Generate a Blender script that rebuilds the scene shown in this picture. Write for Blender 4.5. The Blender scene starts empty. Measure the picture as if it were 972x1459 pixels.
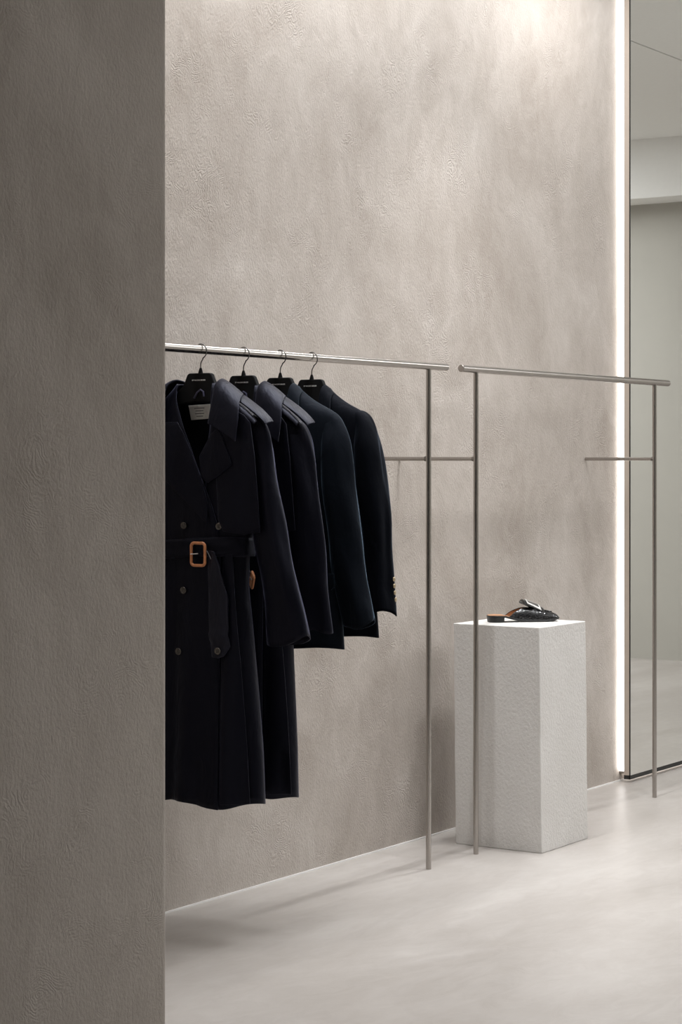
import bpy, bmesh, math, random
from mathutils import Vector, Matrix, noise
from mathutils.geometry import delaunay_2d_cdt

# World axes: x runs along the long plaster wall (away from the camera), y towards that wall, z up.
# Origin on the floor at the near post of the far clothes rack. Metres.
random.seed(7)
scn = bpy.context.scene
COL = scn.collection
PI = math.pi

# ------------------------------------------------------------------ helpers
def link(o, parent=None):
    COL.objects.link(o)
    if parent is not None:
        o.parent = parent
    return o

def wloc(p):
    v = Vector((0, 0, 0))
    while p is not None:
        v = v + Vector(p.location)
        p = p.parent
    return v

def mesh_obj(name, verts, faces, mat, parent=None, smooth=True, auto=None):
    """verts are world coordinates; the object keeps its parent's place as origin"""
    off = wloc(parent)
    me = bpy.data.meshes.new(name)
    me.from_pydata([Vector(v) - off for v in verts], [], faces)
    me.update()
    bm = bmesh.new(); bm.from_mesh(me)
    bmesh.ops.recalc_face_normals(bm, faces=bm.faces)
    bm.to_mesh(me); bm.free()
    for p in me.polygons:
        p.use_smooth = smooth
    me.materials.append(mat)
    if auto is not None:
        me.set_sharp_from_angle(angle=math.radians(auto))
    o = bpy.data.objects.new(name, me)
    return link(o, parent)

def solidify(o, t, offset=0.0, bev=0.0):
    m = o.modifiers.new('thickness', 'SOLIDIFY'); m.thickness = t; m.offset = offset
    if bev:
        b = o.modifiers.new('edge', 'BEVEL'); b.width = bev; b.segments = 2; b.limit_method = 'ANGLE'
        b.angle_limit = math.radians(50)
    return o

def bevel(o, w, seg=2, ang=40):
    b = o.modifiers.new('edge', 'BEVEL'); b.width = w; b.segments = seg
    b.limit_method = 'ANGLE'; b.angle_limit = math.radians(ang)
    return o

def subsurf(o, n=1):
    m = o.modifiers.new('smooth', 'SUBSURF'); m.levels = n; m.render_levels = n
    return o

def thing(name, label, cat, loc, group=None):
    o = bpy.data.objects.new(name, None)
    o.empty_display_size = 0.05
    o.location = loc
    link(o)
    return tag(o, label, cat, group)

def tag(o, label, cat, group=None):
    o['label'] = label; o['category'] = cat
    if group: o['group'] = group
    return o

def struct(o):
    o['kind'] = 'structure'
    return o

def box_vf(x0, x1, y0, y1, z0, z1):
    v = [(x, y, z) for z in (z0, z1) for y in (y0, y1) for x in (x0, x1)]
    f = [(0, 2, 3, 1), (4, 5, 7, 6), (0, 1, 5, 4), (2, 6, 7, 3), (0, 4, 6, 2), (1, 3, 7, 5)]
    return v, f

def box(name, x0, x1, y0, y1, z0, z1, mat, parent=None, bev=0, seg=2):
    v, f = box_vf(x0, x1, y0, y1, z0, z1)
    o = mesh_obj(name, v, f, mat, parent, smooth=False)
    if bev: bevel(o, bev, seg)
    return o

def tube_vf(path, r, n=16, cap=True, closed=False):
    """swept circle along a list of points; r a number or a list"""
    P = [Vector(p) for p in path]
    k = len(P)
    verts, faces = [], []
    up = None
    for i in range(k):
        if closed:
            t = (P[(i + 1) % k] - P[i - 1]).normalized()
        else:
            t = (P[min(i + 1, k - 1)] - P[max(i - 1, 0)]).normalized()
        if up is None:
            up = Vector((0, 0, 1)) if abs(t.z) < .9 else Vector((1, 0, 0))
        a = t.cross(up).normalized(); b = a.cross(t).normalized(); up = b
        rr = r[i] if isinstance(r, (list, tuple)) else r
        for j in range(n):
            q = 2 * PI * j / n
            verts.append(P[i] + a * (math.cos(q) * rr) + b * (math.sin(q) * rr))
    m = k if closed else k - 1
    for i in range(m):
        for j in range(n):
            a0 = i * n + j; a1 = i * n + (j + 1) % n
            b0 = ((i + 1) % k) * n + j; b1 = ((i + 1) % k) * n + (j + 1) % n
            faces.append((a0, a1, b1, b0))
    if cap and not closed:
        faces.append(tuple(reversed(range(n))))
        faces.append(tuple(range((k - 1) * n, k * n)))
    return verts, faces

def tube(name, path, r, mat, parent=None, n=16, closed=False, bev=0):
    v, f = tube_vf(path, r, n, True, closed)
    o = mesh_obj(name, v, f, mat, parent, True, 40)
    if bev: bevel(o, bev, 2, 60)
    return o

def catmull(P, n):
    """n samples through the control points P"""
    P = [Vector(p) for p in P]
    k = len(P) - 1
    out = []
    for i in range(n):
        t = i / (n - 1) * k
        s = min(int(t), k - 1); x = t - s
        p0 = P[max(s - 1, 0)]; p1 = P[s]; p2 = P[s + 1]; p3 = P[min(s + 2, k)]
        out.append(.5 * ((2 * p1) + (p2 - p0) * x + (2 * p0 - 5 * p1 + 4 * p2 - p3) * x * x
                         + (3 * p1 - p0 - 3 * p2 + p3) * x ** 3))
    return out

def lerp_table(T, x):
    """T: list of (x, y) with x rising; smooth interpolation"""
    if x <= T[0][0]: return T[0][1]
    if x >= T[-1][0]: return T[-1][1]
    for (a, ya), (b, yb) in zip(T, T[1:]):
        if a <= x <= b:
            t = (x - a) / (b - a)
            return ya + (yb - ya) * t
def sm(T):
    """monotone-ish smoothed table"""
    def f(x, e=.012):
        return (lerp_table(T, x - e) + 2 * lerp_table(T, x) + lerp_table(T, x + e)) / 4
    return f

# ------------------------------------------------------------------ materials
def new_mat(name):
    m = bpy.data.materials.new(name); m.use_nodes = True
    nt = m.node_tree
    b = nt.nodes['Principled BSDF']
    return m, nt, b

def N(nt, t, **kw):
    n = nt.nodes.new(t)
    for k, v in kw.items():
        if k.startswith('i_'):
            key = k[2:].replace('_', ' ')
            n.inputs[key].default_value = v
        else:
            setattr(n, k, v)
    return n

def ramp(nt, stops):
    r = nt.nodes.new('ShaderNodeValToRGB')
    e = r.color_ramp.elements
    while len(e) < len(stops): e.new(.5)
    for el, (p, c) in zip(e, stops):
        el.position = p; el.color = c if len(c) == 4 else (*c, 1)
    return r

def math_node(nt, op, a, b=None):
    m = nt.nodes.new('ShaderNodeMath'); m.operation = op
    for i, x in enumerate((a, b)):
        if x is None: continue
        if isinstance(x, (int, float)): m.inputs[i].default_value = x
        else: nt.links.new(x, m.inputs[i])
    return m.outputs[0]

def plaster(name, c0, c1, c2, swirl=1.0, grain=1.0, rough=.85, stretch=(1, 1, .55)):
    """hand-trowelled plaster: cloudy tone, fans of fine trowel ridges, fine grain"""
    m, nt, b = new_mat(name)
    L = nt.links.new
    geo = N(nt, 'ShaderNodeNewGeometry')
    mp = N(nt, 'ShaderNodeMapping'); mp.inputs['Scale'].default_value = stretch
    L(geo.outputs['Position'], mp.inputs['Vector'])
    n1 = N(nt, 'ShaderNodeTexNoise', i_Scale=1.6, i_Detail=7., i_Roughness=.62, i_Distortion=.6)
    n2 = N(nt, 'ShaderNodeTexNoise', i_Scale=9., i_Detail=6., i_Roughness=.65, i_Distortion=1.2)
    n3 = N(nt, 'ShaderNodeTexNoise', i_Scale=120., i_Detail=4., i_Roughness=.6)
    L(mp.outputs[0], n1.inputs['Vector']); L(mp.outputs[0], n2.inputs['Vector'])
    mg = N(nt, 'ShaderNodeMapping'); mg.inputs['Rotation'].default_value = (0, .85, 0); mg.inputs['Scale'].default_value = (1.15, 1, .72)
    L(geo.outputs['Position'], mg.inputs['Vector']); L(mg.outputs[0], n3.inputs['Vector'])
    # trowel fans: every Voronoi cell (a trowel stroke) carries its own set of curved ridges
    warp = N(nt, 'ShaderNodeTexNoise', i_Scale=5., i_Detail=3.)
    L(geo.outputs['Position'], warp.inputs['Vector'])
    wv = N(nt, 'ShaderNodeVectorMath', operation='SCALE'); wv.inputs['Scale'].default_value = .22
    L(warp.outputs['Color'], wv.inputs[0])
    wa = N(nt, 'ShaderNodeVectorMath', operation='ADD')
    L(geo.outputs['Position'], wa.inputs[0]); L(wv.outputs[0], wa.inputs[1])
    vor = N(nt, 'ShaderNodeTexVoronoi', i_Scale=5.5, i_Randomness=1.)
    L(wa.outputs[0], vor.inputs['Vector'])
    fine = N(nt, 'ShaderNodeTexNoise', i_Scale=38., i_Detail=3.)
    L(geo.outputs['Position'], fine.inputs['Vector'])
    dist = math_node(nt, 'ADD', vor.outputs['Distance'], math_node(nt, 'MULTIPLY', fine.outputs['Fac'], .18))
    ridge = math_node(nt, 'SINE', math_node(nt, 'MULTIPLY', dist, 130.))
    mask = ramp(nt, [(.50, (.03, .03, .03)), (.68, (1, 1, 1))])
    nm = N(nt, 'ShaderNodeTexNoise', i_Scale=4.2, i_Detail=5., i_Roughness=.7)
    L(geo.outputs['Position'], nm.inputs['Vector']); L(nm.outputs['Fac'], mask.inputs['Fac'])
    rid = math_node(nt, 'MULTIPLY', ridge, mask.outputs['Color'])
    h = math_node(nt, 'ADD', math_node(nt, 'MULTIPLY', rid, .16 * swirl),
                  math_node(nt, 'ADD', math_node(nt, 'MULTIPLY', n2.outputs['Fac'], .7 * swirl),
                            math_node(nt, 'MULTIPLY', n3.outputs['Fac'], .75 * grain)))
    bp = N(nt, 'ShaderNodeBump'); bp.inputs['Strength'].default_value = .6
    bp.inputs['Distance'].default_value = .006
    L(h, bp.inputs['Height']); L(bp.outputs[0], b.inputs['Normal'])
    # tone
    tone = math_node(nt, 'ADD', math_node(nt, 'MULTIPLY', n1.outputs['Fac'], .68),
                     math_node(nt, 'ADD', math_node(nt, 'MULTIPLY', n2.outputs['Fac'], .26),
                               math_node(nt, 'MULTIPLY', rid, .035)))
    cr = ramp(nt, [(.30, c0), (.47, c1), (.64, c2)])
    L(tone, cr.inputs['Fac']); L(cr.outputs['Color'], b.inputs['Base Color'])
    b.inputs['Roughness'].default_value = rough
    b.inputs['Specular IOR Level'].default_value = .25
    return m

def microcement(name):
    m, nt, b = new_mat(name)
    L = nt.links.new
    geo = N(nt, 'ShaderNodeNewGeometry')
    mp = N(nt, 'ShaderNodeMapping'); mp.inputs['Scale'].default_value = (.7, 1.5, 1)
    mp.inputs['Rotation'].default_value = (0, 0, .5)
    L(geo.outputs['Position'], mp.inputs['Vector'])
    n1 = N(nt, 'ShaderNodeTexNoise', i_Scale=1.3, i_Detail=8., i_Roughness=.6, i_Distortion=1.0)
    n2 = N(nt, 'ShaderNodeTexNoise', i_Scale=9., i_Detail=5., i_Roughness=.6, i_Distortion=1.5)
    L(mp.outputs[0], n1.inputs['Vector']); L(mp.outputs[0], n2.inputs['Vector'])
    t = math_node(nt, 'ADD', math_node(nt, 'MULTIPLY', n1.outputs['Fac'], .75),
                  math_node(nt, 'MULTIPLY', n2.outputs['Fac'], .25))
    cr = ramp(nt, [(.30, (.355, .325, .298)), (.5, (.43, .40, .374)), (.68, (.51, .482, .455))])
    L(t, cr.inputs['Fac']); L(cr.outputs['Color'], b.inputs['Base Color'])
    rr = N(nt, 'ShaderNodeMapRange'); rr.inputs['To Min'].default_value = .30; rr.inputs['To Max'].default_value = .48
    L(n1.outputs['Fac'], rr.inputs['Value']); L(rr.outputs[0], b.inputs['Roughness'])
    bp = N(nt, 'ShaderNodeBump'); bp.inputs['Strength'].default_value = .12; bp.inputs['Distance'].default_value = .01
    L(n2.outputs['Fac'], bp.inputs['Height']); L(bp.outputs[0], b.inputs['Normal'])
    b.inputs['Specular IOR Level'].default_value = .4
    return m

def simple(name, col, rough=.5, metal=0., spec=.5, noise_amt=.04, scale=40., bump=0.):
    m, nt, b = new_mat(name)
    L = nt.links.new
    tc = N(nt, 'ShaderNodeTexCoord')
    nz = N(nt, 'ShaderNodeTexNoise', i_Scale=scale, i_Detail=4.)
    L(tc.outputs['Object'], nz.inputs['Vector'])
    lo = tuple(max(0, c * (1 - noise_amt)) for c in col); hi = tuple(min(1, c * (1 + noise_amt)) for c in col)
    cr = ramp(nt, [(.3, lo), (.7, hi)])
    L(nz.outputs['Fac'], cr.inputs['Fac']); L(cr.outputs['Color'], b.inputs['Base Color'])
    b.inputs['Roughness'].default_value = rough
    b.inputs['Metallic'].default_value = metal
    b.inputs['Specular IOR Level'].default_value = spec
    if bump:
        bp = N(nt, 'ShaderNodeBump'); bp.inputs['Strength'].default_value = bump; bp.inputs['Distance'].default_value = .002
        L(nz.outputs['Fac'], bp.inputs['Height']); L(bp.outputs[0], b.inputs['Normal'])
    return m

def fabric(name, col, sheen, tint, rough=.75, weave=900., srough=.45, spec=.12):
    m, nt, b = new_mat(name)
    L = nt.links.new
    tc = N(nt, 'ShaderNodeTexCoord')
    nz = N(nt, 'ShaderNodeTexNoise', i_Scale=weave, i_Detail=2.)
    fold = N(nt, 'ShaderNodeTexNoise', i_Scale=14., i_Detail=4., i_Distortion=.8)
    mp = N(nt, 'ShaderNodeMapping'); mp.inputs['Scale'].default_value = (1, 1, .45)
    L(tc.outputs['Object'], nz.inputs['Vector']); L(tc.outputs['Object'], mp.inputs['Vector'])
    L(mp.outputs[0], fold.inputs['Vector'])
    cr = ramp(nt, [(.3, tuple(c * .75 for c in col)), (.7, tuple(c * 1.25 for c in col))])
    L(nz.outputs['Fac'], cr.inputs['Fac']); L(cr.outputs['Color'], b.inputs['Base Color'])
    b.inputs['Roughness'].default_value = rough
    b.inputs['Specular IOR Level'].default_value = spec
    b.inputs['Specular Tint'].default_value = (.70, .73, 1., 1)
    b.inputs['Sheen Weight'].default_value = sheen
    b.inputs['Sheen Roughness'].default_value = srough
    b.inputs['Sheen Tint'].default_value = (*tint, 1)
    h = math_node(nt, 'ADD', math_node(nt, 'MULTIPLY', fold.outputs['Fac'], 4.), math_node(nt, 'MULTIPLY', nz.outputs['Fac'], .12))
    bp = N(nt, 'ShaderNodeBump'); bp.inputs['Strength'].default_value = .5; bp.inputs['Distance'].default_value = .003
    L(h, bp.inputs['Height']); L(bp.outputs[0], b.inputs['Normal'])
    return m

def steel(name, col=(.43, .405, .38), rough=.26):
    m, nt, b = new_mat(name)
    L = nt.links.new
    tc = N(nt, 'ShaderNodeTexCoord')
    mp = N(nt, 'ShaderNodeMapping'); mp.inputs['Scale'].default_value = (40, 40, 40)
    nz = N(nt, 'ShaderNodeTexNoise', i_Scale=12., i_Detail=3.)
    L(tc.outputs['Object'], mp.inputs['Vector']); L(mp.outputs[0], nz.inputs['Vector'])
    rr = N(nt, 'ShaderNodeMapRange'); rr.inputs['To Min'].default_value = rough - .015; rr.inputs['To Max'].default_value = rough + .015
    L(nz.outputs['Fac'], rr.inputs['Value']); L(rr.outputs[0], b.inputs['Roughness'])
    b.inputs['Base Color'].default_value = (*col, 1)
    b.inputs['Metallic'].default_value = 1.
    return m

def emit(name, col, s):
    m, nt, b = new_mat(name)
    b.inputs['Base Color'].default_value = (.8, .8, .8, 1)
    b.inputs['Emission Color'].default_value = (*col, 1)
    b.inputs['Emission Strength'].default_value = s
    return m

def croc(name):
    m, nt, b = new_mat(name)
    L = nt.links.new
    tc = N(nt, 'ShaderNodeTexCoord')
    mp = N(nt, 'ShaderNodeMapping'); mp.inputs['Scale'].default_value = (1, 1.4, 1)
    v = N(nt, 'ShaderNodeTexVoronoi', i_Scale=85.); v.feature = 'DISTANCE_TO_EDGE'
    L(tc.outputs['Object'], mp.inputs['Vector']); L(mp.outputs[0], v.inputs['Vector'])
    cr = ramp(nt, [(0., (0, 0, 0)), (.22, (1, 1, 1))])
    L(v.outputs['Distance'], cr.inputs['Fac'])
    bp = N(nt, 'ShaderNodeBump'); bp.inputs['Strength'].default_value = .45; bp.inputs['Distance'].default_value = .0012
    L(cr.outputs['Color'], bp.inputs['Height']); L(bp.outputs[0], b.inputs['Normal'])
    b.inputs['Base Color'].default_value = (.008, .008, .009, 1)
    b.inputs['Roughness'].default_value = .2
    b.inputs['Specular IOR Level'].default_value = .6
    return m

M_WALL = plaster('trowelled_plaster', (.345, .302, .262), (.45, .405, .365), (.56, .515, .475), stretch=(1, 1, .75))
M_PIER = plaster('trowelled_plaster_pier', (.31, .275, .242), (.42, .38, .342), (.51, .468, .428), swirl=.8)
M_PLINTH = plaster('rough_white_plaster', (.615, .595, .565), (.67, .65, .625), (.715, .70, .675), swirl=.25, grain=1.3)
M_FLOOR = microcement('microcement')
M_CEIL = simple('matt_ceiling_paint', (.88, .88, .86), .9, noise_amt=.01)
M_ROOM = simple('matt_room_paint', (.455, .442, .402), .9, noise_amt=.02, scale=3)
M_TRIM = simple('white_trim', (.80, .79, .77), .5, noise_amt=.01)
M_STEEL = steel('brushed_steel')
M_STEEL_D = steel('darkened_steel', (.30, .28, .26), .35)
M_EDGE = simple('beige_reflection_edge', (.50, .43, .37), .5, noise_amt=.01)  # wall reflection in the steel edge, painted as a beige base colour
M_GAP = simple('black_rubber', (.015, .015, .014), .6)
M_NAVY = fabric('navy_gabardine', (.0030, .0031, .0056), .30, (.48, .50, .78), .44, srough=.3, spec=.17)
M_BELT = fabric('navy_satin_belt', (.0032, .0032, .0056), .30, (.48, .50, .78), .36, srough=.3, spec=.40)
M_LINING = fabric('black_lining', (.004, .004, .005), .05, (.6, .6, .7), .5)
M_WOOL = fabric('ink_blue_wool', (.0020, .0037, .0055), .32, (.42, .60, .80), .8, 500., .3, .15)
M_WOOLB = fabric('black_blue_wool', (.0012, .0018, .0028), .12, (.45, .58, .8), .8, 500., .3, .1)
M_VELVET = simple('black_flocked_plastic', (.004, .004, .0045), .8, spec=.2)
M_INK = simple('white_print', (.62, .61, .60), .6)
M_HOOK = steel('hook_steel', (.12, .115, .11), .3)
M_LABEL = simple('white_satin_label', (.84, .83, .80), .5, noise_amt=.12, scale=60)
M_LOOP = simple('slate_blue_ribbon', (.06, .06, .11), .5)
M_HORN = simple('dark_horn', (.085, .075, .065), .18, noise_amt=.5, scale=120)
M_TAN = simple('tan_leather', (.55, .225, .10), .4, noise_amt=.15, scale=90)
M_TANIN = simple('tan_insole', (.50, .27, .15), .55, noise_amt=.1, scale=70)
M_BRASS = simple('dull_brass', (.45, .36, .24), .35, metal=.8)
M_CROC = croc('black_croc_leather')
M_SOLE = simple('black_sole', (.008, .008, .008), .45)
M_SILVER = steel('polished_silver', (.95, .94, .93), .42)
M_CORD = simple('grey_cord', (.22, .22, .23), .7)

# ------------------------------------------------------------------ camera
CAM = (-6.243984, -3.555320, 1.35)
TH = math.atan((2450 - 486) / 2985.)          # angle between view axis and the wall
cam_d = bpy.data.cameras.new('camera')
cam = bpy.data.objects.new('camera', cam_d); link(cam)
cam.location = CAM
fx, fy = math.cos(TH), math.sin(TH)
cam.rotation_euler = (PI / 2, 0, math.atan2(fy, fx) - PI / 2)
cam_d.sensor_fit = 'VERTICAL'; cam_d.sensor_height = 36.; cam_d.sensor_width = 24.
cam_d.lens = 36. * 2985 / 1459
cam_d.shift_y = -74.5 / 1459
cam_d.clip_start = .05; cam_d.clip_end = 60
scn.camera = cam

# ------------------------------------------------------------------ room shell
HC = 3.47                      # ceiling height
WY = .308                      # face of the long wall
struct(box('floor', -9.2, 6.95, -7.2, .6, -.12, 0, M_FLOOR))
struct(box('wall_back', -2.7, 6.95, WY, WY + .2, 0, HC + .1, M_WALL))
o = box('wall_left', -9.2, -2.609, -.710, WY + .2, 0, HC, M_PIER)
bevel(o, .018, 4); struct(o)
struct(box('wall_front', -9.2, 6.95, -7.2, -7.0, 0, HC, M_ROOM))
struct(box('wall_right', 6.75, 6.95, -7.0, WY, 0, HC, M_ROOM))
struct(box('wall_entrance', -9.2, -9.0, -7.0, -.71, 0, HC, M_ROOM))
struct(box('trim_1', 6.43, 6.75, -7.0, WY, 3.08, HC, M_CEIL))           # bulkhead over the end wall
# ceiling: two boards with an open shadow joint between them, closed from above
v1, f1 = box_vf(-9.2, 6.95, -.545, WY + .2, HC, HC + .03)
v2, f2 = box_vf(-9.2, 6.95, -7.2, -.557, HC, HC + .03)
v3, f3 = box_vf(-9.2, 6.95, -7.2, WY + .2, HC + .03, HC + .06)
vv = v1 + v2 + v3
ff = f1 + [tuple(i + 8 for i in q) for q in f2] + [tuple(i + 16 for i in q) for q in f3]
struct(mesh_obj('ceiling', vv, ff, M_CEIL, None, False))
struct(box('baseboard_back', -2.609, 6.43, WY - .004, WY, 0, .005, M_TRIM))

# ------------------------------------------------------------------ wall mirror with back light
mir = thing('wall_mirror', 'tall frameless mirror panel on the plaster wall, white light strip glowing behind its edge', 'mirror', (1.735, .265, .013))
m, nt, b = new_mat('mirror_glass')
b.inputs['Base Color'].default_value = (.955, .965, .945, 1); b.inputs['Metallic'].default_value = 1.; b.inputs['Roughness'].default_value = .02
M_GLASS = m
MX0, MX1 = 1.735, 4.2
box('mirror_glass', MX0 + .004, MX1, .248, .252, .030, HC - .01, M_GLASS, mir)
box('backing_panel', MX0, MX1, .252, .276, .030, HC - .01, M_EDGE, mir)
box('glass_edge', MX0, MX0 + .004, .2475, .252, .013, HC - .01, M_GAP, mir)['label'] = 'thin dark edge of the mirror glass'
box('bottom_rail', MX0, MX1, .248, .276, .013, .030, M_GAP, mir)['label'] = 'black bottom rail'
M_LED = emit('warm_white_diffuser', (1, .985, .97), 4.)
box('light_strip', MX0 + .002, MX1 - .05,   .277, .298, .045, HC - .02, M_LED, mir)['label'] = 'glowing white light strip'
box('mounting_bracket', MX0 + .02, MX0 + .05, .276, WY, .033, .043, M_STEEL_D, mir)

# ------------------------------------------------------------------ clothes racks
RAIL_Z = 1.6590
def rack(x0, x1, p0, p1, label):
    r = thing('clothes_rack', label, 'clothes rack', ((x0 + x1) / 2, 0, 0), 'steel racks fixed along the plaster wall')
    o = tube('rail', [(x0, 0, RAIL_Z), (x1, 0, RAIL_Z)], .0125, M_STEEL, r, 32, bev=.0015)
    for p in (p0, p1):
        tube('post', [(p, 0, 0), (p, 0, RAIL_Z - .008)], .0088, M_STEEL, r, 24)
        bk = tube('wall_bracket', [(p, .006, 1.353), (p, WY - .001, 1.353)], .0068, M_STEEL, r, 20)
        tube('weld_collar', [(p, .0088, 1.353), (p, .014, 1.353)], .0085, M_STEEL_D, bk, 20)
    return r
rack(-1.87, -.200, -1.755, -.315, 'steel tube clothes rack carrying the four dark coats and blazers')
rack(-.102, 1.568, 0., 1.440, 'empty steel tube clothes rack beside the white plinth and mirror')

# ------------------------------------------------------------------ plinth
def plinth():
    bot = [(.1322, .1570), (.1294, -.1850), (.4780, -.1865), (.4790, .1570)]
    H = .775
    lean = (-.0045, .0068)
    vs, fs = [], []
    nz, ns = 26, 14
    per = []
    for a, b_ in zip(bot, bot[1:] + bot[:1]):
        for k in range(ns):
            t = k / ns
            per.append((a[0] + (b_[0] - a[0]) * t, a[1] + (b_[1] - a[1]) * t, k == 0))
    for i in range(nz + 1):
        z = H * i / nz
        for (x, y, c_) in per:
            q = Vector((x * 9, y * 9, z * 9))
            dx = noise.noise(q) * .0013; dy = noise.noise(q + Vector((7, 3, 1))) * .0013
            vs.append((x + lean[0] * z / H + dx, y + lean[1] * z / H + dy, z))
    n = len(per)
    for i in range(nz):
        for j in range(n):
            fs.append((i * n + j, i * n + (j + 1) % n, (i + 1) * n + (j + 1) % n, (i + 1) * n + j))
    fs.append(tuple(range(n - 1, -1, -1)))
    fs.append(tuple(nz * n + j for j in range(n)))
    o = mesh_obj('display_plinth', vs, fs, M_PLINTH, None, True, 40)
    bevel(o, .003, 3, 60)
    tag(o, 'square white rough plaster plinth on the floor with a black shoe on top', 'plinth')
    return o
plinth()
PZ = .775

# ------------------------------------------------------------------ shoe on the plinth
def shoe():
    def dn(X, Z):       # camera right / depth -> world, used once to place the shoe's axis
        r = (fy, -fx); f_ = (fx, fy)
        return Vector((CAM[0] + r[0] * X + f_[0] * Z, CAM[1] + r[1] * X + f_[1] * Z, PZ))
    heel = dn(.520, 7.412); toe = dn(.783, 7.478)
    ax = (toe - heel).normalized(); side = Vector((ax.y, -ax.x, 0))        # towards the viewer
    R = thing('mule_loafer', 'black croc leather mule with silver buckle and tan insole on the plinth', 'shoe', tuple(heel))
    LEN = .262
    def W(s, y, z): return heel + ax * s + side * y + Vector((0, 0, z))
    half = sm([(-.001, .012), (.004, .02), (.012, .027), (.03, .0315), (.06, .030), (.10, .029), (.14, .034), (.18, .0395),
               (.205, .0405), (.23, .036), (.25, .027), (.258, .019), (.263, .012)])
    def hw(s): return half(s, .003)
    soleb = sm([(0, .018), (.06, .0165), (.085, .009), (.115, .002), (.15, .0005), (.21, .0005), (.235, .003), (.262, .0095)])
    # sole
    S = [LEN * i / 60 for i in range(61)]
    vs, fs = [], []
    for s in S:
        zb = soleb(s, .004); zt = zb + .006
        h = hw(s) + .0015
        vs += [W(s, -h, zb), W(s, h, zb), W(s, h, zt), W(s, -h, zt)]
    for i in range(60):
        for j in range(4):
            fs.append((i * 4 + j, i * 4 + (j + 1) % 4, i * 4 + 4 + (j + 1) % 4, i * 4 + 4 + j))
    fs += [(3, 2, 1, 0), (240, 241, 242, 243)]
    bevel(mesh_obj('sole', vs, fs, M_SOLE, R, True, 40), .001)
    # heel block
    vs, fs = [], []
    out = [(s, hw(s)) for s in [.0, .004, .010, .02, .035, .052]]
    ring = [(s, h) for s, h in out] + [(s, -h) for s, h in reversed(out)]
    for z, k in ((0, .94), (.0185, 1.0)):
        for s, h in ring: vs.append(W(.026 + (s - .026) * k + (.001 if z == 0 else 0), h * k, z))
    n = len(ring)
    fs = [(j, (j + 1) % n, n + (j + 1) % n, n + j) for j in range(n)] + [tuple(range(n)), tuple(range(n, 2 * n))]
    mesh_obj('heel_block', vs, fs, M_SOLE, R, True, 40)
    # insole
    vs, fs = [], []
    for i in range(41):
        s = .002 + .200 * i / 40
        z = soleb(s, .004) + .0062
        h = hw(s) - (.0005 if s < .066 else .006)
        for j in range(9):
            y = -h + 2 * h * j / 8
            vs.append(W(s, y, z + .003 * (abs(y) / .03) ** 2))
    for i in range(40):
        for j in range(8):
            fs.append((i * 9 + j, i * 9 + j + 1, i * 9 + 10 + j, i * 9 + 9 + j))
    solidify(mesh_obj('insole', vs, fs, M_TANIN, R), .003, -1)['label'] = 'tan leather insole'
    # vamp: arches over the forefoot; behind the throat only the sides remain
    top = sm([(.066, .020), (.08, .040), (.09, .046), (.11, .0505), (.13, .0515), (.16, .050), (.19, .0455), (.22, .0375), (.24, .032), (.251, .0275), (.258, .022), (.262, .0135)])
    throat = [(.066, .04), (.075, .22), (.085, .38), (.10, .55), (.12, .74), (.135, .88), (.145, .97), (.150, 1.)]
    nS, nA = 64, 28
    def surf(s, a, off=0.):
        h = hw(s) + off; zb = soleb(s, .004) + .005; tp = top(s, .004) + off
        ex = .72
        ca, sa = math.cos(a), math.sin(a)
        y = h * math.copysign(abs(ca) ** ex, ca); z = zb + (tp - zb) * abs(sa) ** .85
        return y, z
    for nm, off, mt in (('vamp', 0., M_CROC), ('vamp_lining', -.0030, M_TANIN)):
        vs, fs = [], []
        for i in range(nS + 1):
            s = .066 + (LEN - .066) * i / nS
            if nm == 'vamp_lining': s = .066 + .094 * i / nS
            q = lerp_table(throat, s) if s < .150 else 1.
            # two sides, each from the sole up to the topline
            for sgn in (1, -1):
                for j in range(nA + 1):
                    a = PI / 2 * q * j / nA
                    y, z = surf(s, a, off)
                    vs.append(W(s, sgn * y, z))
        st = 2 * (nA + 1)
        for i in range(nS):
            for g in (0, nA + 1):
                for j in range(nA):
                    p = i * st + g + j
                    fs.append((p, p + 1, p + st + 1, p + st))
        if nm == 'vamp':
            e = [nS * st + j for j in range(nA + 1)] + [nS * st + nA + 1 + j for j in range(nA, -1, -1)]
            fs.append(tuple(e))
        o = mesh_obj(nm, vs, fs, mt, R)
        bm = bmesh.new(); bm.from_mesh(o.data)
        bmesh.ops.remove_doubles(bm, verts=bm.verts, dist=.00005)
        bmesh.ops.recalc_face_normals(bm, faces=bm.faces)
        bm.to_mesh(o.data); bm.free()
        for p in o.data.polygons: p.use_smooth = True
        if nm == 'vamp': solidify(o, .0018, -1)
        else: o['label'] = 'tan vamp lining'
    # raised apron seam
    seam = []
    for i in range(41):
        u = -1 + 2 * i / 40
        s = .158 + .078 * (1 - abs(u) ** 2.4)
        a = PI / 2 + u * -.62
        y, z = surf(s, a, .0012); seam.append(W(s, y, z))
    tube('apron_seam', seam, .0022, M_CROC, R, 8)
    # strap: thick tongue that stands off the instep
    def strap_pt(t, y, off=0.):
        s = .1245 + .0775 * t
        z = .0765 - .0250 * t - .006 * t * t
        return W(s - .25 * off, y, z + off - 15.5 * y * y * (.8 + .4 * t))
    vs, fs = [], []
    nt_, ny = 22, 16
    for i in range(nt_ + 1):
        t = i / nt_
        hwid = .027 + .003 * t
        for j in range(ny + 1):
            vs.append(strap_pt(t, -hwid + 2 * hwid * j / ny))
    for i in range(nt_):
        for j in range(ny):
            p = i * (ny + 1) + j
            fs.append((p, p + 1, p + ny + 2, p + ny + 1))
    solidify(mesh_obj('strap', vs, fs, M_CROC, R), .0075, 0, .0015)
    # buckle: square silver frame lying over the strap, turned to the near side
    def bp(t, y, o_): return strap_pt(t, y, .0062 + o_)
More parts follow.
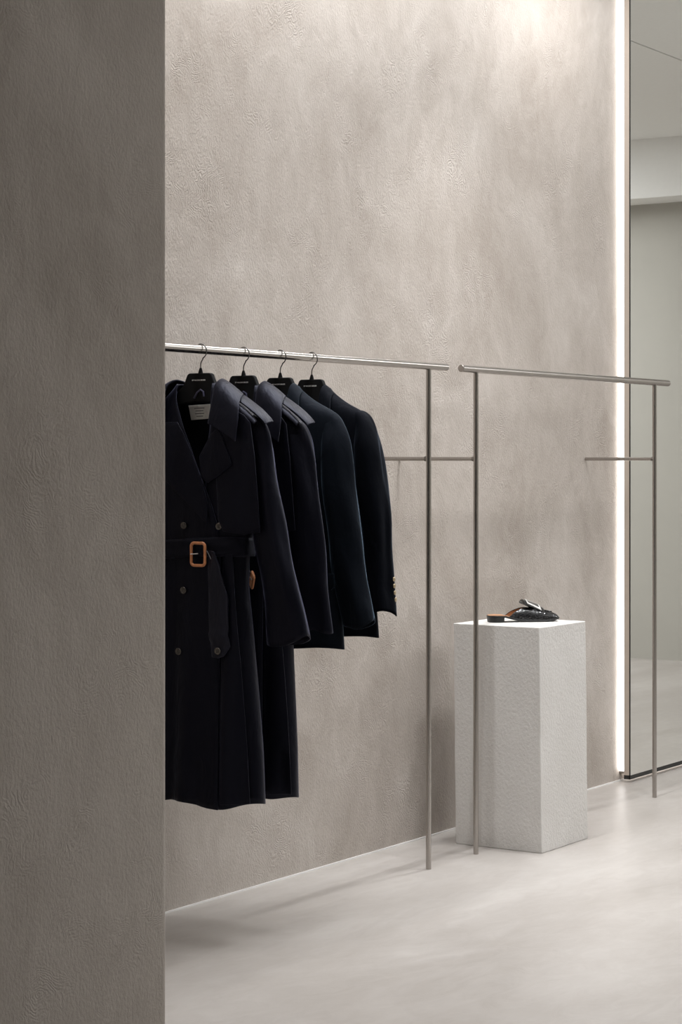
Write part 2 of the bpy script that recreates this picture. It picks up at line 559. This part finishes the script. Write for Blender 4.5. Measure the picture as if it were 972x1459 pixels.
    t0, t1, y0, y1, wd = .17, .86, -.004, .0305, .0058
    prof = []
    for (a, c_) in ((t0, y0), (t1, y0), (t1, y1), (t0, y1)): prof.append((a, c_))
    ctr = ((t0 + t1) / 2, (y0 + y1) / 2)
    vs, fs = [], []
    nseg = 8
    loop = []
    for (a, c_), (a2, c2) in zip(prof, prof[1:] + prof[:1]):
        for k in range(nseg): loop.append((a + (a2 - a) * k / nseg, c_ + (c2 - c_) * k / nseg))
    kx = wd / .0775
    for (a, c_) in loop:
        ia = min(max(a, t0 + kx), t1 - kx); ic = min(max(c_, y0 + wd), y1 - wd)
        vs += [bp(a, c_, 0), bp(a, c_, .0028), bp(ia, ic, .0028), bp(ia, ic, 0)]
    n = len(loop)
    for i in range(n):
        for j in range(4):
            fs.append((i * 4 + j, i * 4 + (j + 1) % 4, ((i + 1) % n) * 4 + (j + 1) % 4, ((i + 1) % n) * 4 + j))
    bk = mesh_obj('buckle', vs, fs, M_SILVER, R, False); bevel(bk, .0006)
    bk['label'] = 'square silver buckle'
shoe()

# ------------------------------------------------------------------ hangers
HX = [-1.556, -1.352, -1.167, -1.0014]
def text_mesh(s, size, bold):
    cu = bpy.data.curves.new('lettering', 'FONT')
    cu.body = s; cu.size = size; cu.align_x = 'CENTER'; cu.align_y = 'CENTER'; cu.offset = bold; cu.extrude = .0002
    cu.space_character = 1.08
    to = bpy.data.objects.new('tmp', cu); COL.objects.link(to)
    dg = bpy.context.evaluated_depsgraph_get()
    me = bpy.data.meshes.new_from_object(to.evaluated_get(dg))
    bpy.data.objects.remove(to)
    return me

def hanger(x, label):
    h = thing('coat_hanger', label, 'hanger', (x, 0, 1.44), 'black hangers on the rail')
    # hook in the plane across the rail
    cz = RAIL_Z - .0055; r = .0205
    P = []
    for k in range(15):
        a = math.radians(128 - 16.5 * k)
        P.append((x, -r * math.cos(a), cz + r * math.sin(a)))
    P = P[:13]
    P += [(x, -.0085, 1.6335), (x, -.0015, 1.622), (x, 0, 1.612), (x, 0, 1.594)]
    tube('hook', catmull(P, 60), .0017, M_HOOK, h, 10)
    tube('ferrule', [(x, 0, 1.590), (x, 0, 1.597), (x, 0, 1.604), (x, 0, 1.607)], [.0075, .0062, .0042, .003], M_VELVET, h, 14)
    # flat neck block running out into the arms
    R_ = [(0, 1.5925), (.036, 1.5925), (.042, 1.588), (.052, 1.567), (.060, 1.554), (.10, 1.523), (.15, 1.487), (.182, 1.460), (.188, 1.450),
          (.180, 1.443), (.15, 1.460), (.10, 1.490), (.06, 1.507), (.03, 1.511), (0, 1.512)]
    out = R_ + [(-u, z) for u, z in reversed(R_[1:-1])]
    vs, fs = [], []
    n = len(out)
    for w in (-.008, .008):
        for u, z in out: vs.append((x - w, -u, z))
    fs = [tuple(range(n)), tuple(range(2 * n - 1, n - 1, -1))] + [(j, (j + 1) % n, n + (j + 1) % n, n + j) for j in range(n)]
    bevel(mesh_obj('hanger_body', vs, fs, M_VELVET, h, False), .003, 3, 30)
    me = text_mesh('BY MALENE BIRGER', .0050, .00016)
    me.materials.append(M_INK)
    t = bpy.data.objects.new('lettering', me)
    link(t, h)
    t.location = (-.0084, .0005, 1.5725 - 1.44)
    t.rotation_euler = (PI / 2, 0, -PI / 2)
    t['label'] = 'white brand lettering'
    return h
def copy_tree(o, parent=None):
    c = o.copy(); COL.objects.link(c)
    if parent is not None: c.parent = parent
    for ch in list(o.children): copy_tree(ch, c)
    return c
HL = ['black hanger with white lettering holding the trench coat with the neck label',
      'black hanger with white lettering holding the second trench coat from the left',
      'black hanger with white lettering holding the blue-grey wool blazer',
      'black hanger with white lettering holding the last blazer, rightmost hanger']
h0 = hanger(HX[0], HL[0])
for x, lb in zip(HX[1:], HL[1:]):
    h = copy_tree(h0); h.location.x = x; h['label'] = lb

# ------------------------------------------------------------------ garments
class Garment:
    """u to the room side (picture right), w towards the viewer, z up; hung at x0"""
    def __init__(s, root, x0, aT, bT, mat, seed, hem_wave=.01, fold=.012):
        s.root = root; s.x0 = x0; s.a = sm(aT); s.b = sm(bT); s.mat = mat; s.seed = seed
        s.hw = hem_wave; s.fold = fold; s.zmin = aT[0][0]; s.ztop = aT[-1][0]
    def P(s, u, w, z): return (s.x0 - w, -u, z)
    def wf(s, u, z):
        base = s.b(z) * (1 - .34 * min(1.2, abs(u) / .24) ** 2.4)
        return base + s.ripple(u, z)
    def ripple(s, u, z):
        lo = max(0, min(1, (1.10 - z) / (1.10 - s.zmin + 1e-6)))
        q = math.sin(u * 46 + s.seed + 1.2 * math.sin(z * 3 + s.seed)) * .6 + math.sin(u * 83 + 2 * s.seed) * .3
        n = noise.noise(Vector((u * 9, z * 3.2, s.seed))) * .5
        return s.fold * (lo * q + .45 * n)
    def sec(s, u, z, back=False):
        a = s.a(z)
        g = max(0., 1 - (abs(u) / a) ** 5) ** .5
        if back: return -.85 * s.b(z) * g * (1 - .2 * (u / a) ** 2) + .5 * s.ripple(u + .3, z) * g
        return s.wf(u, z) * g
    def body(s, Lt, Rt, zs=None, nf=26, nb=34, thick=.004, overlap=.006):
        L = sm(Lt); R = sm(Rt)
        z0, z1 = s.zmin, s.ztop
        zz = []
        n1 = 46
        zk = 1.36
        for i in range(n1): zz.append(z0 + (zk - z0) * i / n1)
        for i in range(41): zz.append(zk + (z1 - zk) * i / 40)
        vs, fs = [], []
        cols = None
        for z in zz:
            a = s.a(z)
            row = []
            l = max(-a * .985, min(a * .985, L(z))); r = max(-a * .985, min(a * .985, R(z)))
            for j in range(nf):                          # right front panel, from its edge to the side
                t = j / nf
                u = r + (a - r) * math.sin(t * PI / 2)
                row.append((u, s.sec(u, z)))
            for j in range(nb + 1):                      # back, right to left
                t = j / nb
                u = a * math.cos(t * PI)
                row.append((u, s.sec(u, z, True)))
            for j in range(nf):                          # left front panel, from the side to its edge
                t = (j + 1) / nf
                u = -a + (l + a) * (1 - math.cos(t * PI / 2))
                row.append((u, s.sec(u, z) + overlap * min(1, max(0, (u - r + .06) / .06))))
            hem = 0
            k = max(0, 1 - (z - z0) / .12)
            for (u, w) in row:
                hem = k * s.hw * (math.sin(u * 26 + s.seed * 1.7) * .7 + .3 * math.sin(w * 60))
                vs.append(s.P(u, w, z + hem))
            cols = len(row)
        for i in range(len(zz) - 1):
            for j in range(cols - 1):
                p = i * cols + j
                fs.append((p, p + 1, p + cols + 1, p + cols))
        o = mesh_obj('body', vs, fs, s.mat, s.root)
        solidify(o, thick, 0)
        return o
    def sleeve(s, path, mat=None, sgn=1, n=36, m=40, flat=1.0, cuffmat=None):
        """path: list of (u, w, z, hu, hw): centre and half sizes from the shoulder down"""
        P = [Vector((p[0] * sgn, p[1], p[2])) for p in path]
        C = catmull(P, m)
        H = catmull([(p[3], p[4], 0) for p in path], m)
        vs, fs = [], []
        for i in range(m):
            c = C[i]; h = H[i]
            t = i / (m - 1)
            tg = (C[min(i + 1, m - 1)] - C[max(i - 1, 0)]).normalized()
            uax = Vector((-tg.z * sgn, 0, tg.x * sgn)).normalized()      # across, pointing outward
            for j in range(n):
                q = 2 * PI * j / n
                ca, sa = math.cos(q), math.sin(q)
                x = h.x * math.copysign(abs(ca) ** .85, ca); y = h.y * math.copysign(abs(sa) ** 1.25, sa)
                wr = noise.noise(Vector((ca * 1.3 + s.seed, sa * 1.3 + sgn * 3, c.z * 6))) * .009 * min(1, t * 4)
                wr += math.sin(q * 3 + c.z * 4 + s.seed) * .0035 * min(1, t * 2)
                p = c + uax * (x + wr * ca) + Vector((0, y + wr * sa, 0))
                vs.append(s.P(p.x, p.y, p.z + (.010 * math.sin(q * 2 + s.seed) * max(0, (t - .85) / .15))))
        for i in range(m - 1):
            for j in range(n):
                fs.append((i * n + j, i * n + (j + 1) % n, (i + 1) * n + (j + 1) % n, (i + 1) * n + j))
        fs.append(tuple(range(n)))
        o = mesh_obj('sleeve', vs, fs, mat or s.mat, s.root)
        solidify(o, .003, -1)
        return o
    def strip(s, name, A, B, mat, nu=60, nv=12, bulge=.01, thick=.004, parent=None):
        """ruled strip between two curves of (u, w, z), lifted in its middle"""
        A = catmull(A, nu); B = catmull(B, nu)
        vs, fs = [], []
        for i in range(nu):
            a, b_ = A[i], B[i]
            for j in range(nv + 1):
                t = j / nv
                p = a.lerp(b_, t)
                lift = bulge * math.sin(PI * t ** .8)
                out = Vector((p.x, p.y + .02, 0))
                if out.length > 1e-5: out.normalize()
                p = p + out * lift * .5 + Vector((0, 0, lift * .8))
                vs.append(s.P(p.x, p.y, p.z))
        for i in range(nu - 1):
            for j in range(nv):
                p = i * (nv + 1) + j
                fs.append((p, p + 1, p + nv + 2, p + nv + 1))
        o = mesh_obj(name, vs, fs, mat, parent or s.root)
        solidify(o, thick, 0, .0008)
        return o
    def patch(s, name, poly, mat, off, thick=.004, parent=None, step=.012, curl=None, wfun=None):
        """cloth piece cut to an outline in (u, z) and laid on the front of the garment"""
        pts = []
        n = len(poly)
        for i in range(n):
            a = Vector(poly[i]); b_ = Vector(poly[(i + 1) % n])
            k = max(1, int((b_ - a).length / step))
            for j in range(k): pts.append(a.lerp(b_, j / k))
        ne = len(pts)
        edges = [(i, (i + 1) % ne) for i in range(ne)]
        us = [p[0] for p in poly]; zs = [p[1] for p in poly]
        def inside(p):
            c = False
            for i in range(n):
                a = poly[i]; b_ = poly[i - 1]
                if (a[1] > p[1]) != (b_[1] > p[1]) and p[0] < (b_[0] - a[0]) * (p[1] - a[1]) / (b_[1] - a[1]) + a[0]: c = not c
            return c
        u = min(us) + step / 2
        while u < max(us):
            z = min(zs) + step / 2
            while z < max(zs):
                if inside((u, z)) and min((Vector((u, z)) - p).length for p in pts) > step * .55:
                    pts.append(Vector((u + random.uniform(-.1, .1) * step, z + random.uniform(-.1, .1) * step)))
                z += step
            u += step
        co, _, fc, *_ = delaunay_2d_cdt(pts, edges, [list(range(ne))], 1, 1e-6)
        vs = []
        for c in co:
            base = wfun(c.x, c.y) if wfun else s.wf(c.x, c.y)
            vs.append(s.P(c.x, base + off + (curl(c.x, c.y) if curl else 0), c.y))
        o = mesh_obj(name, vs, [tuple(f) for f in fc], mat, parent or s.root)
        # face the viewer (-x)
        bm = bmesh.new(); bm.from_mesh(o.data)
        if sum(f.normal.x for f in bm.faces) > 0: bmesh.ops.reverse_faces(bm, faces=bm.faces)
        bm.to_mesh(o.data); bm.free()
        solidify(o, thick, 1, .0008)
        return o
    def button(s, u, z, off, r=.010, mat=None, parent=None, name='button'):
        w = s.wf(u, z) + off
        prof = [(0, .0022), (r * .45, .0016), (r * .62, .0020), (r * .8, .0042), (r * .95, .0036), (r, .0018), (r * .92, 0)]
        vs, fs = [], []
        n = 24
        for (rr, h) in prof:
            for k in range(n):
                q = 2 * PI * k / n
                vs.append(s.P(u + rr * math.cos(q), w + h, z + rr * math.sin(q)))
        for i in range(len(prof) - 1):
            for k in range(n):
                fs.append((i * n + k, i * n + (k + 1) % n, (i + 1) * n + (k + 1) % n, (i + 1) * n + k))
        o = mesh_obj(name, vs, fs, mat or M_HORN, parent or s.root)
        vs, fs = [], []
        for (du, dz) in ((-.0022, -.0022), (.0022, -.0022), (-.0022, .0022), (.0022, .0022)):
            b0 = len(vs)
            for h in (.0015, .0024):
                for k in range(8):
                    q = 2 * PI * k / 8
                    vs.append(s.P(u + du + .0012 * math.cos(q), w + h, z + dz + .0012 * math.sin(q)))
            fs += [(b0 + k, b0 + (k + 1) % 8, b0 + 8 + (k + 1) % 8, b0 + 8 + k) for k in range(8)] + [tuple(b0 + 8 + k for k in range(8))]
        mesh_obj('thread', vs, fs, M_GAP, o)
        return o

def frame_loop(cu, cz, hu, hz, rc, n=8):
    out = []
    for (su, sz, a0) in ((1, 1, 0), (-1, 1, 90), (-1, -1, 180), (1, -1, 270)):
        for k in range(n + 1):
            a = math.radians(a0 + 90 * k / n)
            out.append((cu + su * (hu - rc) + rc * math.cos(a), cz + sz * (hz - rc) + rc * math.sin(a)))
    return out

def buckle(g, cu, cz, hu, hz, w, rot=0., yaw=0., parent=None):
    lp = []
    for (u, z) in frame_loop(0, 0, hu, hz, hu * .42):
        u2 = u * math.cos(rot) - z * math.sin(rot); z2 = u * math.sin(rot) + z * math.cos(rot)
        lp.append(g.P(cu + u2 * math.cos(yaw), w + u2 * math.sin(yaw), cz + z2))
    bk = tube('buckle', lp, .0042, M_TAN, parent or g.root, 12, closed=True)
    bk['label'] = 'tan leather buckle'
    p0 = (-hu, 0); p1 = (hu * .1, .002)
    pr = []
    for (u, z) in (p0, (-hu * .4, .001), p1):
        u2 = u * math.cos(rot) - z * math.sin(rot); z2 = u * math.sin(rot) + z * math.cos(rot)
        pr.append(g.P(cu + u2 * math.cos(yaw), w + .0035 + u2 * math.sin(yaw), cz + z2))
    tube('prong', pr, .0016, M_SILVER, bk, 8)
    return bk

def mirror_u(C): return [(-u, w, z) for u, w, z in C]

def trench(x0, label, seed, first):
    zh = .398
    root = thing('trench_coat', label, 'coat', (x0, 0, zh), 'navy trench coats on the near rack')
    if first: low = [(zh, .216), (.55, .208), (.88, .174), (1.00, .160), (1.10, .164), (1.20, .192)]
    else: low = [(zh, .185), (.55, .181), (.80, .169), (1.00, .157), (1.10, .152), (1.20, .192)]
    aT = low + [ (1.38, .212), (1.435, .214),
          (1.455, .205), (1.47, .185), (1.50, .143), (1.53, .105), (1.55, .082), (1.562, .068)]
    bT = [(zh, .068), (.8, .062), (1.08, .050), (1.2, .056), (1.36, .058), (1.44, .052), (1.50, .044), (1.562, .036)]
    g = Garment(root, x0, aT, bT, M_NAVY, seed)
    Lt = [(zh, .115), (1.10, .105), (1.17, .10), (1.22, .085), (1.286, .055), (1.38, .010), (1.44, -.022), (1.515, -.055), (1.562, -.060)]
    Rt = [(zh, .02), (1.10, .02), (1.20, .04), (1.28, .062), (1.34, .058), (1.44, .072), (1.515, .066), (1.562, .060)]
    g.body(Lt, Rt)
    # lining seen in the neck opening
    lw = lambda u, z: -.70 * g.b(z) * max(0, 1 - (abs(u) / .2) ** 4)
    g.patch('lining', [(-.07, 1.55), (0, 1.545), (.07, 1.55), (.12, 1.49), (.12, 1.15), (-.10, 1.15), (-.12, 1.49)], M_LINING, 0., .002, wfun=lw, step=.02)['label'] = 'black lining'
    lab = g.patch('neck_label', [(-.061, 1.5035), (.019, 1.5065), (.018, 1.466), (-.055, 1.462)], M_LABEL, .006, .001, wfun=lw, step=.008,
            curl=lambda u, z: .0012 * math.sin(u * 160))
    lab['label'] = 'white satin neck label'
    # four rows of tiny print, too small to read
    for k, (ua, ub) in enumerate(((-.040, -.004), (-.036, -.008), (-.038, -.006), (-.034, -.010))):
        zc = 1.496 - k * .0075
        g.patch('print_line', [(ua, zc), (ub, zc + .0008), (ub, zc - .0016), (ua, zc - .0024)], M_CORD, .0085, .0003, parent=lab, wfun=lw, step=.01)
    tube('hanging_loop', [g.P(u, .0115, z) for k, (u, z) in enumerate(((-.014, 1.522), (-.004, 1.538), (.008, 1.546), (.018, 1.540), (.020, 1.527)))], .0026, M_LOOP, root, 8)
    # sleeves
    if first:
        path = [(0.1590, 0, 1.452, .018, .020), (0.1740, 0, 1.444, .034, .028), (0.1870, 0, 1.420, .045, .032), (0.1970, -.002, 1.37, .049, .034), (0.2150, -.004, 1.26, .051, .036),
                (0.2540, -.008, 1.07, .053, .036), (0.2750, -.010, .95, .059, .035), (0.2910, -.012, .852, .066, .034)]
    else:
        path = [(0.1500, 0, 1.452, .018, .020), (0.1650, 0, 1.444, .033, .028), (0.1770, 0, 1.420, .043, .032), (0.1860, -.002, 1.37, .048, .038), (0.1980, -.004, 1.26, .052, .038),
                (0.2200, -.008, 1.05, .056, .036), (0.2300, -.010, .95, .058, .035), (0.2360, -.012, .866, .060, .034)]
    g.sleeve(path)
    wl = [(min(u, .235), w, z, hu, hw) for (u, w, z, hu, hw) in path]
    g.sleeve(wl, sgn=-1)
    # collar
    P_ = [(.084, .078, 1.449), (.086, .066, 1.50), (.084, .046, 1.555), (.080, .010, 1.574), (.058, -.028, 1.566), (0, -.044, 1.560)]
    Q_ = [(.184, .088, 1.400), (.184, .076, 1.455), (.172, .052, 1.505), (.150, .004, 1.530), (.100, -.052, 1.505), (0, -.068, 1.488)]
    full = lambda C: C + [(-u, w, z) for u, w, z in reversed(C[:-1])]
    g.strip('collar', full(P_), full(Q_), M_NAVY, 110, 14, .004, .0045)
    # epaulettes
    for sg in (1, -1):
        A, B = [], []
        for (u, z, wa, wb) in ((.130, 1.532, .034, -.012), (.165, 1.512, .034, -.012), (.205, 1.486, .033, -.011), (.232, 1.464, .031, -.009), (.243, 1.452, .030, -.008)):
            A.append((sg * u, wa, z - .006)); B.append((sg * u, wb, z + .002))
        e = g.strip('epaulette', A, B, M_NAVY, 30, 8, .003, .004)
        A2 = [(sg * u, w, z) for (u, w, z) in ((.150, .047, 1.493), (.185, .046, 1.470), (.215, .043, 1.446))]
        B2 = [(sg * u, w, z) for (u, w, z) in ((.150, .030, 1.505), (.185, .030, 1.482), (.215, .030, 1.455))]
        if sg > 0: g.strip('shoulder_fold', A2, B2, M_NAVY, 20, 6, .004, .004)
    # storm flap, lapels
    fl = [(.100, 1.49), (.15, 1.49), (.187, 1.472), (.208, 1.45), (.224, 1.36), (.232, 1.24), (.236, 1.152), (.19, 1.146), (.128, 1.154), (.112, 1.185), (.105, 1.30)]
    if not first: fl = [(u * .90, z) for u, z in fl]
    g.patch('storm_flap', fl, M_NAVY, .010, .004, curl=lambda u, z: .006 * math.sin((u - .1) * 40) * max(0, (1.35 - z) / .2))
    g.patch('lapel', [(.108, 1.436), (.116, 1.428), (.128, 1.408), (.161, 1.337), (.120, 1.308), (.077, 1.286), (.055, 1.30), (.049, 1.36), (.086, 1.420)], M_NAVY, .011, .004,
            curl=lambda u, z: .006 * max(0, min(1, (u - .06) / .1)))
    g.patch('lapel', [(-.09, 1.452), (-.028, 1.455), (-.010, 1.430), (.019, 1.379), (.058, 1.294), (.078, 1.225), (.076, 1.172), (.03, 1.213), (-.06, 1.292), (-.16, 1.335), (-.125, 1.405)], M_NAVY, .014, .005,
            curl=lambda u, z: .010 * max(0, min(1, (-u + .03) / .12)))
    # belt round the waist
    if first:
        zc, hb = 1.105, .026
        loop = []
        for k in range(72):
            q = 2 * PI * k / 72
            z = zc
            a = g.a(z) + .008
            u = a * math.copysign(abs(math.cos(q)) ** .8, math.cos(q))
            s_ = math.sin(q)
            w = (g.b(z) + .014) * math.copysign(abs(s_) ** .7, s_) * (1 if s_ > 0 else .9)
            loop.append((u, w))
        vs, fs = [], []
        for (u, w) in loop:
            for k in range(7):
                z = zc - hb + 2 * hb * k / 6 + .006 * math.sin(u * 14)
                vs.append(g.P(u, w + .0025 * math.sin(k * 1.7 + u * 20), z))
        n = len(loop)
        for i in range(n):
            for k in range(6): fs.append((i * 7 + k, ((i + 1) % n) * 7 + k, ((i + 1) % n) * 7 + k + 1, i * 7 + k + 1))
        belt = mesh_obj('belt', vs, fs, M_NAVY, root); solidify(belt, .004, 0)
        buckle(g, .048, 1.089, .0235, .031, .075, parent=belt)
        # loose end hanging from the buckle, with its folded tip
        tl = [(.080, 1.10), (.098, 1.098), (.118, 1.06), (.146, .97), (.152, .87), (.156, .838), (.140, .812), (.120, .806), (.098, .808), (.088, .87), (.082, .97), (.078, 1.05)]
        t = g.patch('belt_end', tl, M_BELT, .016, .004, parent=belt, curl=lambda u, z: .006 * math.sin((u - .08) * 40) + .007 * math.exp(-((z - .865) / .012) ** 2) + .0015 * math.sin(z * 50))
        for (u, z, off) in ((-.010, 1.167, .008), (.111, 1.167, .012), (-.013, .987, .008), (-.023, .817, .010), (.122, .826, .027)):
            g.button(u, z, off)
        tube('cord_loop', [g.P(u, .082, z) for u, z in ((.083, 1.100), (.090, 1.090), (.097, 1.078))], .0008, M_CORD, root, 6)
    else:
        tube('cord_loop', [g.P(u, w, z) for u, w, z in ((.048, .066, 1.056), (.062, .074, 1.051), (.074, .078, 1.044), (.082, .080, 1.030))], .0010, M_CORD, root, 6)
        buckle(g, .088, 1.010, .0145, .020, .080, rot=-.6, yaw=.7)
        for (u, z, off) in ((-.010, 1.167, .008), (.111, 1.167, .012), (-.013, .987, .008)):
            g.button(u, z, off)
    # pleat down the skirt
    g.patch('skirt_pleat', [(.118, 1.09), (.148, 1.09), (.178, .80), (.206, zh + .012), (.128, zh + .008), (.122, .72)], M_NAVY, .006, .003, step=.02,
            curl=lambda u, z: .006 * math.sin((u - .12) * 60) * min(1, (1.05 - z) / .3))
    return root

trench(HX[0], 'long navy trench coat with tan belt buckle and white neck label, first on the rail', 1.3, True)
trench(HX[1], 'navy trench coat hanging directly behind the buckled first coat, second on the rail', 4.1, False)

def blazer(x0, label, mat, zh, seed, last):
    root = thing('blazer', label, 'blazer', (x0, 0, zh), 'dark wool blazers on the near rack')
    hw = .236 if last else .222
    aT = [(zh, hw), (.95, hw - .012), (1.08, hw - .022), (1.22, .206), (1.38, .214), (1.45, .214), (1.475, .206), (1.492, .185), (1.512, .135), (1.535, .098), (1.555, .070), (1.565, .060)]
    bT = [(zh, .056), (1.0, .050), (1.2, .056), (1.36, .056), (1.44, .050), (1.50, .042), (1.565, .032)]
    g = Garment(root, x0, aT, bT, mat, seed, .006, .007)
    Lt = [(zh, .06), (zh + .05, .075), (1.05, .08), (1.12, .07), (1.30, .02), (1.45, -.03), (1.565, -.052)]
    Rt = [(zh, .0), (1.05, .0), (1.12, .03), (1.30, .052), (1.45, .058), (1.565, .052)]
    g.body(Lt, Rt)
    lw = lambda u, z: -.70 * g.b(z) * max(0, 1 - (abs(u) / .2) ** 4)
    g.patch('lining', [(-.06, 1.55), (0, 1.545), (.06, 1.55), (.11, 1.50), (.11, 1.10), (-.11, 1.10), (-.11, 1.50)], M_LINING, 0., .002, wfun=lw, step=.02)['label'] = 'black lining'
    if last:
        path = [(.150, 0, 1.478, .014, .018), (.170, 0, 1.472, .028, .028), (.186, 0, 1.448, .037, .036), (.196, 0, 1.39, .046, .048), (.210, .000, 1.30, .050, .050), (.228, 0, 1.174, .051, .048),
                (.238, .004, 1.05, .050, .044), (.244, .008, .967, .049, .041), (.252, .010, .893, .052, .038)]
    else:
        path = [(0.1510, 0, 1.472, .014, .018), (0.1720, 0, 1.467, .028, .028), (0.1860, 0, 1.442, .037, .036), (0.1980, 0, 1.39, .046, .048), (0.2080, .000, 1.30, .050, .050), (0.2220, -.002, 1.20, .052, .050),
                (0.2420, -.004, 1.04, .052, .044), (0.2600, -.006, .94, .052, .041), (0.2760, -.006, .872, .052, .038)]
    g.sleeve(path)
    g.sleeve([(min(u, .235), w, z, a_, b_) for (u, w, z, a_, b_) in path], sgn=-1)
    P_ = [(.060, .060, 1.44), (.060, .056, 1.50), (.056, .036, 1.556), (.050, .006, 1.574), (.036, -.028, 1.566), (0, -.040, 1.560)]
    Q_ = [(.105, .064, 1.455), (.106, .060, 1.495), (.096, .040, 1.532), (.082, .002, 1.548), (.056, -.046, 1.530), (0, -.060, 1.520)]
    full = lambda C: C + [(-u, w, z) for u, w, z in reversed(C[:-1])]
    g.strip('collar', full(P_), full(Q_), mat, 90, 10, .003)
    g.patch('lapel', [(.054, 1.455), (.100, 1.448), (.128, 1.452), (.120, 1.36), (.085, 1.22), (.048, 1.12), (.040, 1.22), (.046, 1.34)], mat, .012, .004, curl=lambda u, z: .008 * max(0, (u - .05) / .08))
    g.patch('lapel', [(-.040, 1.455), (-.095, 1.448), (-.125, 1.452), (-.115, 1.36), (-.06, 1.22), (.060, 1.12), (.034, 1.22), (.006, 1.34)], mat, .012, .004, curl=lambda u, z: .008 * max(0, (-u - .02) / .08))
    for sg in (1, -1):
        pf = [(.115, 1.016), (.222, 1.022), (.224, .984), (.212, .974), (.120, .968), (.112, .980)]
        if sg < 0: pf = [(-u, z) for u, z in pf]
        g.patch('pocket_flap', pf, mat, .011, .004)
    g.button(.052, 1.075, .012, .011); g.button(.052, .965, .012, .011)
    # cuff buttons along the outer back seam of the room-side sleeve
    cb = [(.2935, .998), (.2945, .978), (.2965, .958), (.299, .938)] if last else []
    for (u, z) in cb:
        vs, fs = [], []
        for i in range(7):
            for k in range(14):
                a = PI * i / 6; q = 2 * PI * k / 14
                vs.append((x0 - .000 + .0070 * math.sin(a) * math.cos(q), -u - .0016 * math.cos(a), z + .0070 * math.sin(a) * math.sin(q)))
        for i in range(6):
            for k in range(14):
                fs.append((i * 14 + k, i * 14 + (k + 1) % 14, i * 14 + 14 + (k + 1) % 14, i * 14 + 14 + k))
        mesh_obj('cuff_button', vs, fs, M_BRASS, root)['label'] = 'dull brass cuff button'
    return root
blazer(HX[2], 'ink-blue wool blazer hanging between the second trench coat and the last blazer', M_WOOL, .800, 2.2, False)
blazer(HX[3], 'plain black-blue blazer at the right end of the row, farthest from the pier', M_WOOLB, .822, 5.6, True)

# ------------------------------------------------------------------ light
def area(name, loc, sx, sy, power, col=(.975, .985, 1.), rot=(0, 0, 0), spread=180):
    l = bpy.data.lights.new(name, 'AREA'); l.shape = 'RECTANGLE'; l.size = sx; l.size_y = sy
    l.energy = power; l.color = col; l.spread = math.radians(spread)
    o = bpy.data.objects.new(name, l); link(o); o.location = loc; o.rotation_euler = rot
    return o
def spot(name, loc, target, power, deg, blend=.6, size=.04, col=(1, .97, .93)):
    l = bpy.data.lights.new(name, 'SPOT'); l.energy = power; l.spot_size = math.radians(deg); l.spot_blend = blend
    l.shadow_soft_size = size; l.color = col
    o = bpy.data.objects.new(name, l); link(o); o.location = loc
    o.rotation_euler = (Vector(target) - Vector(loc)).to_track_quat('-Z', 'Y').to_euler()
    return o
# ceiling slot lights above the racks
area('slot_light', (-1.2, -.09, HC - .005), 2.8, .02, 41)
area('slot_light', (1.02, -.16, HC - .005), .86, .05, 20)
# narrow downlight in line with the racks
spot('downlight', (.25, -.09, HC - .02), (.25, -.09, 0), 66, 58, 1., .012, (.975, .985, 1.))
# ceiling panel in front of the plinth, then added fill beside the coats
area('overhead_key_fill', (.35, -.98, HC - .008), .6, .25, 24, spread=115)
area('overhead_key_fill', (-1.15, -.62, HC - .008), 1.5, .8, 12, spread=85)  # unseen fill, added to lift the plinth's near side
# broad overhead fill added for the shop, no known fixtures
area('overhead_key_fill', (.9, -3.6, HC - .01), 6.0, 3.0, 73)
area('overhead_key_fill', (5.0, -3.8, HC - .01), 2.0, 1.6, 155)  # added to brighten the room end that the mirror shows

w = bpy.data.worlds.new('world'); scn.world = w; w.use_nodes = True
w.node_tree.nodes['Background'].inputs[0].default_value = (.9, .95, 1, 1)
w.node_tree.nodes['Background'].inputs[1].default_value = 0.

vs_ = scn.view_settings
vs_.view_transform = 'Standard'; vs_.look = 'None'; vs_.exposure = -.04; vs_.gamma = 1.; vs_.use_curve_mapping = False
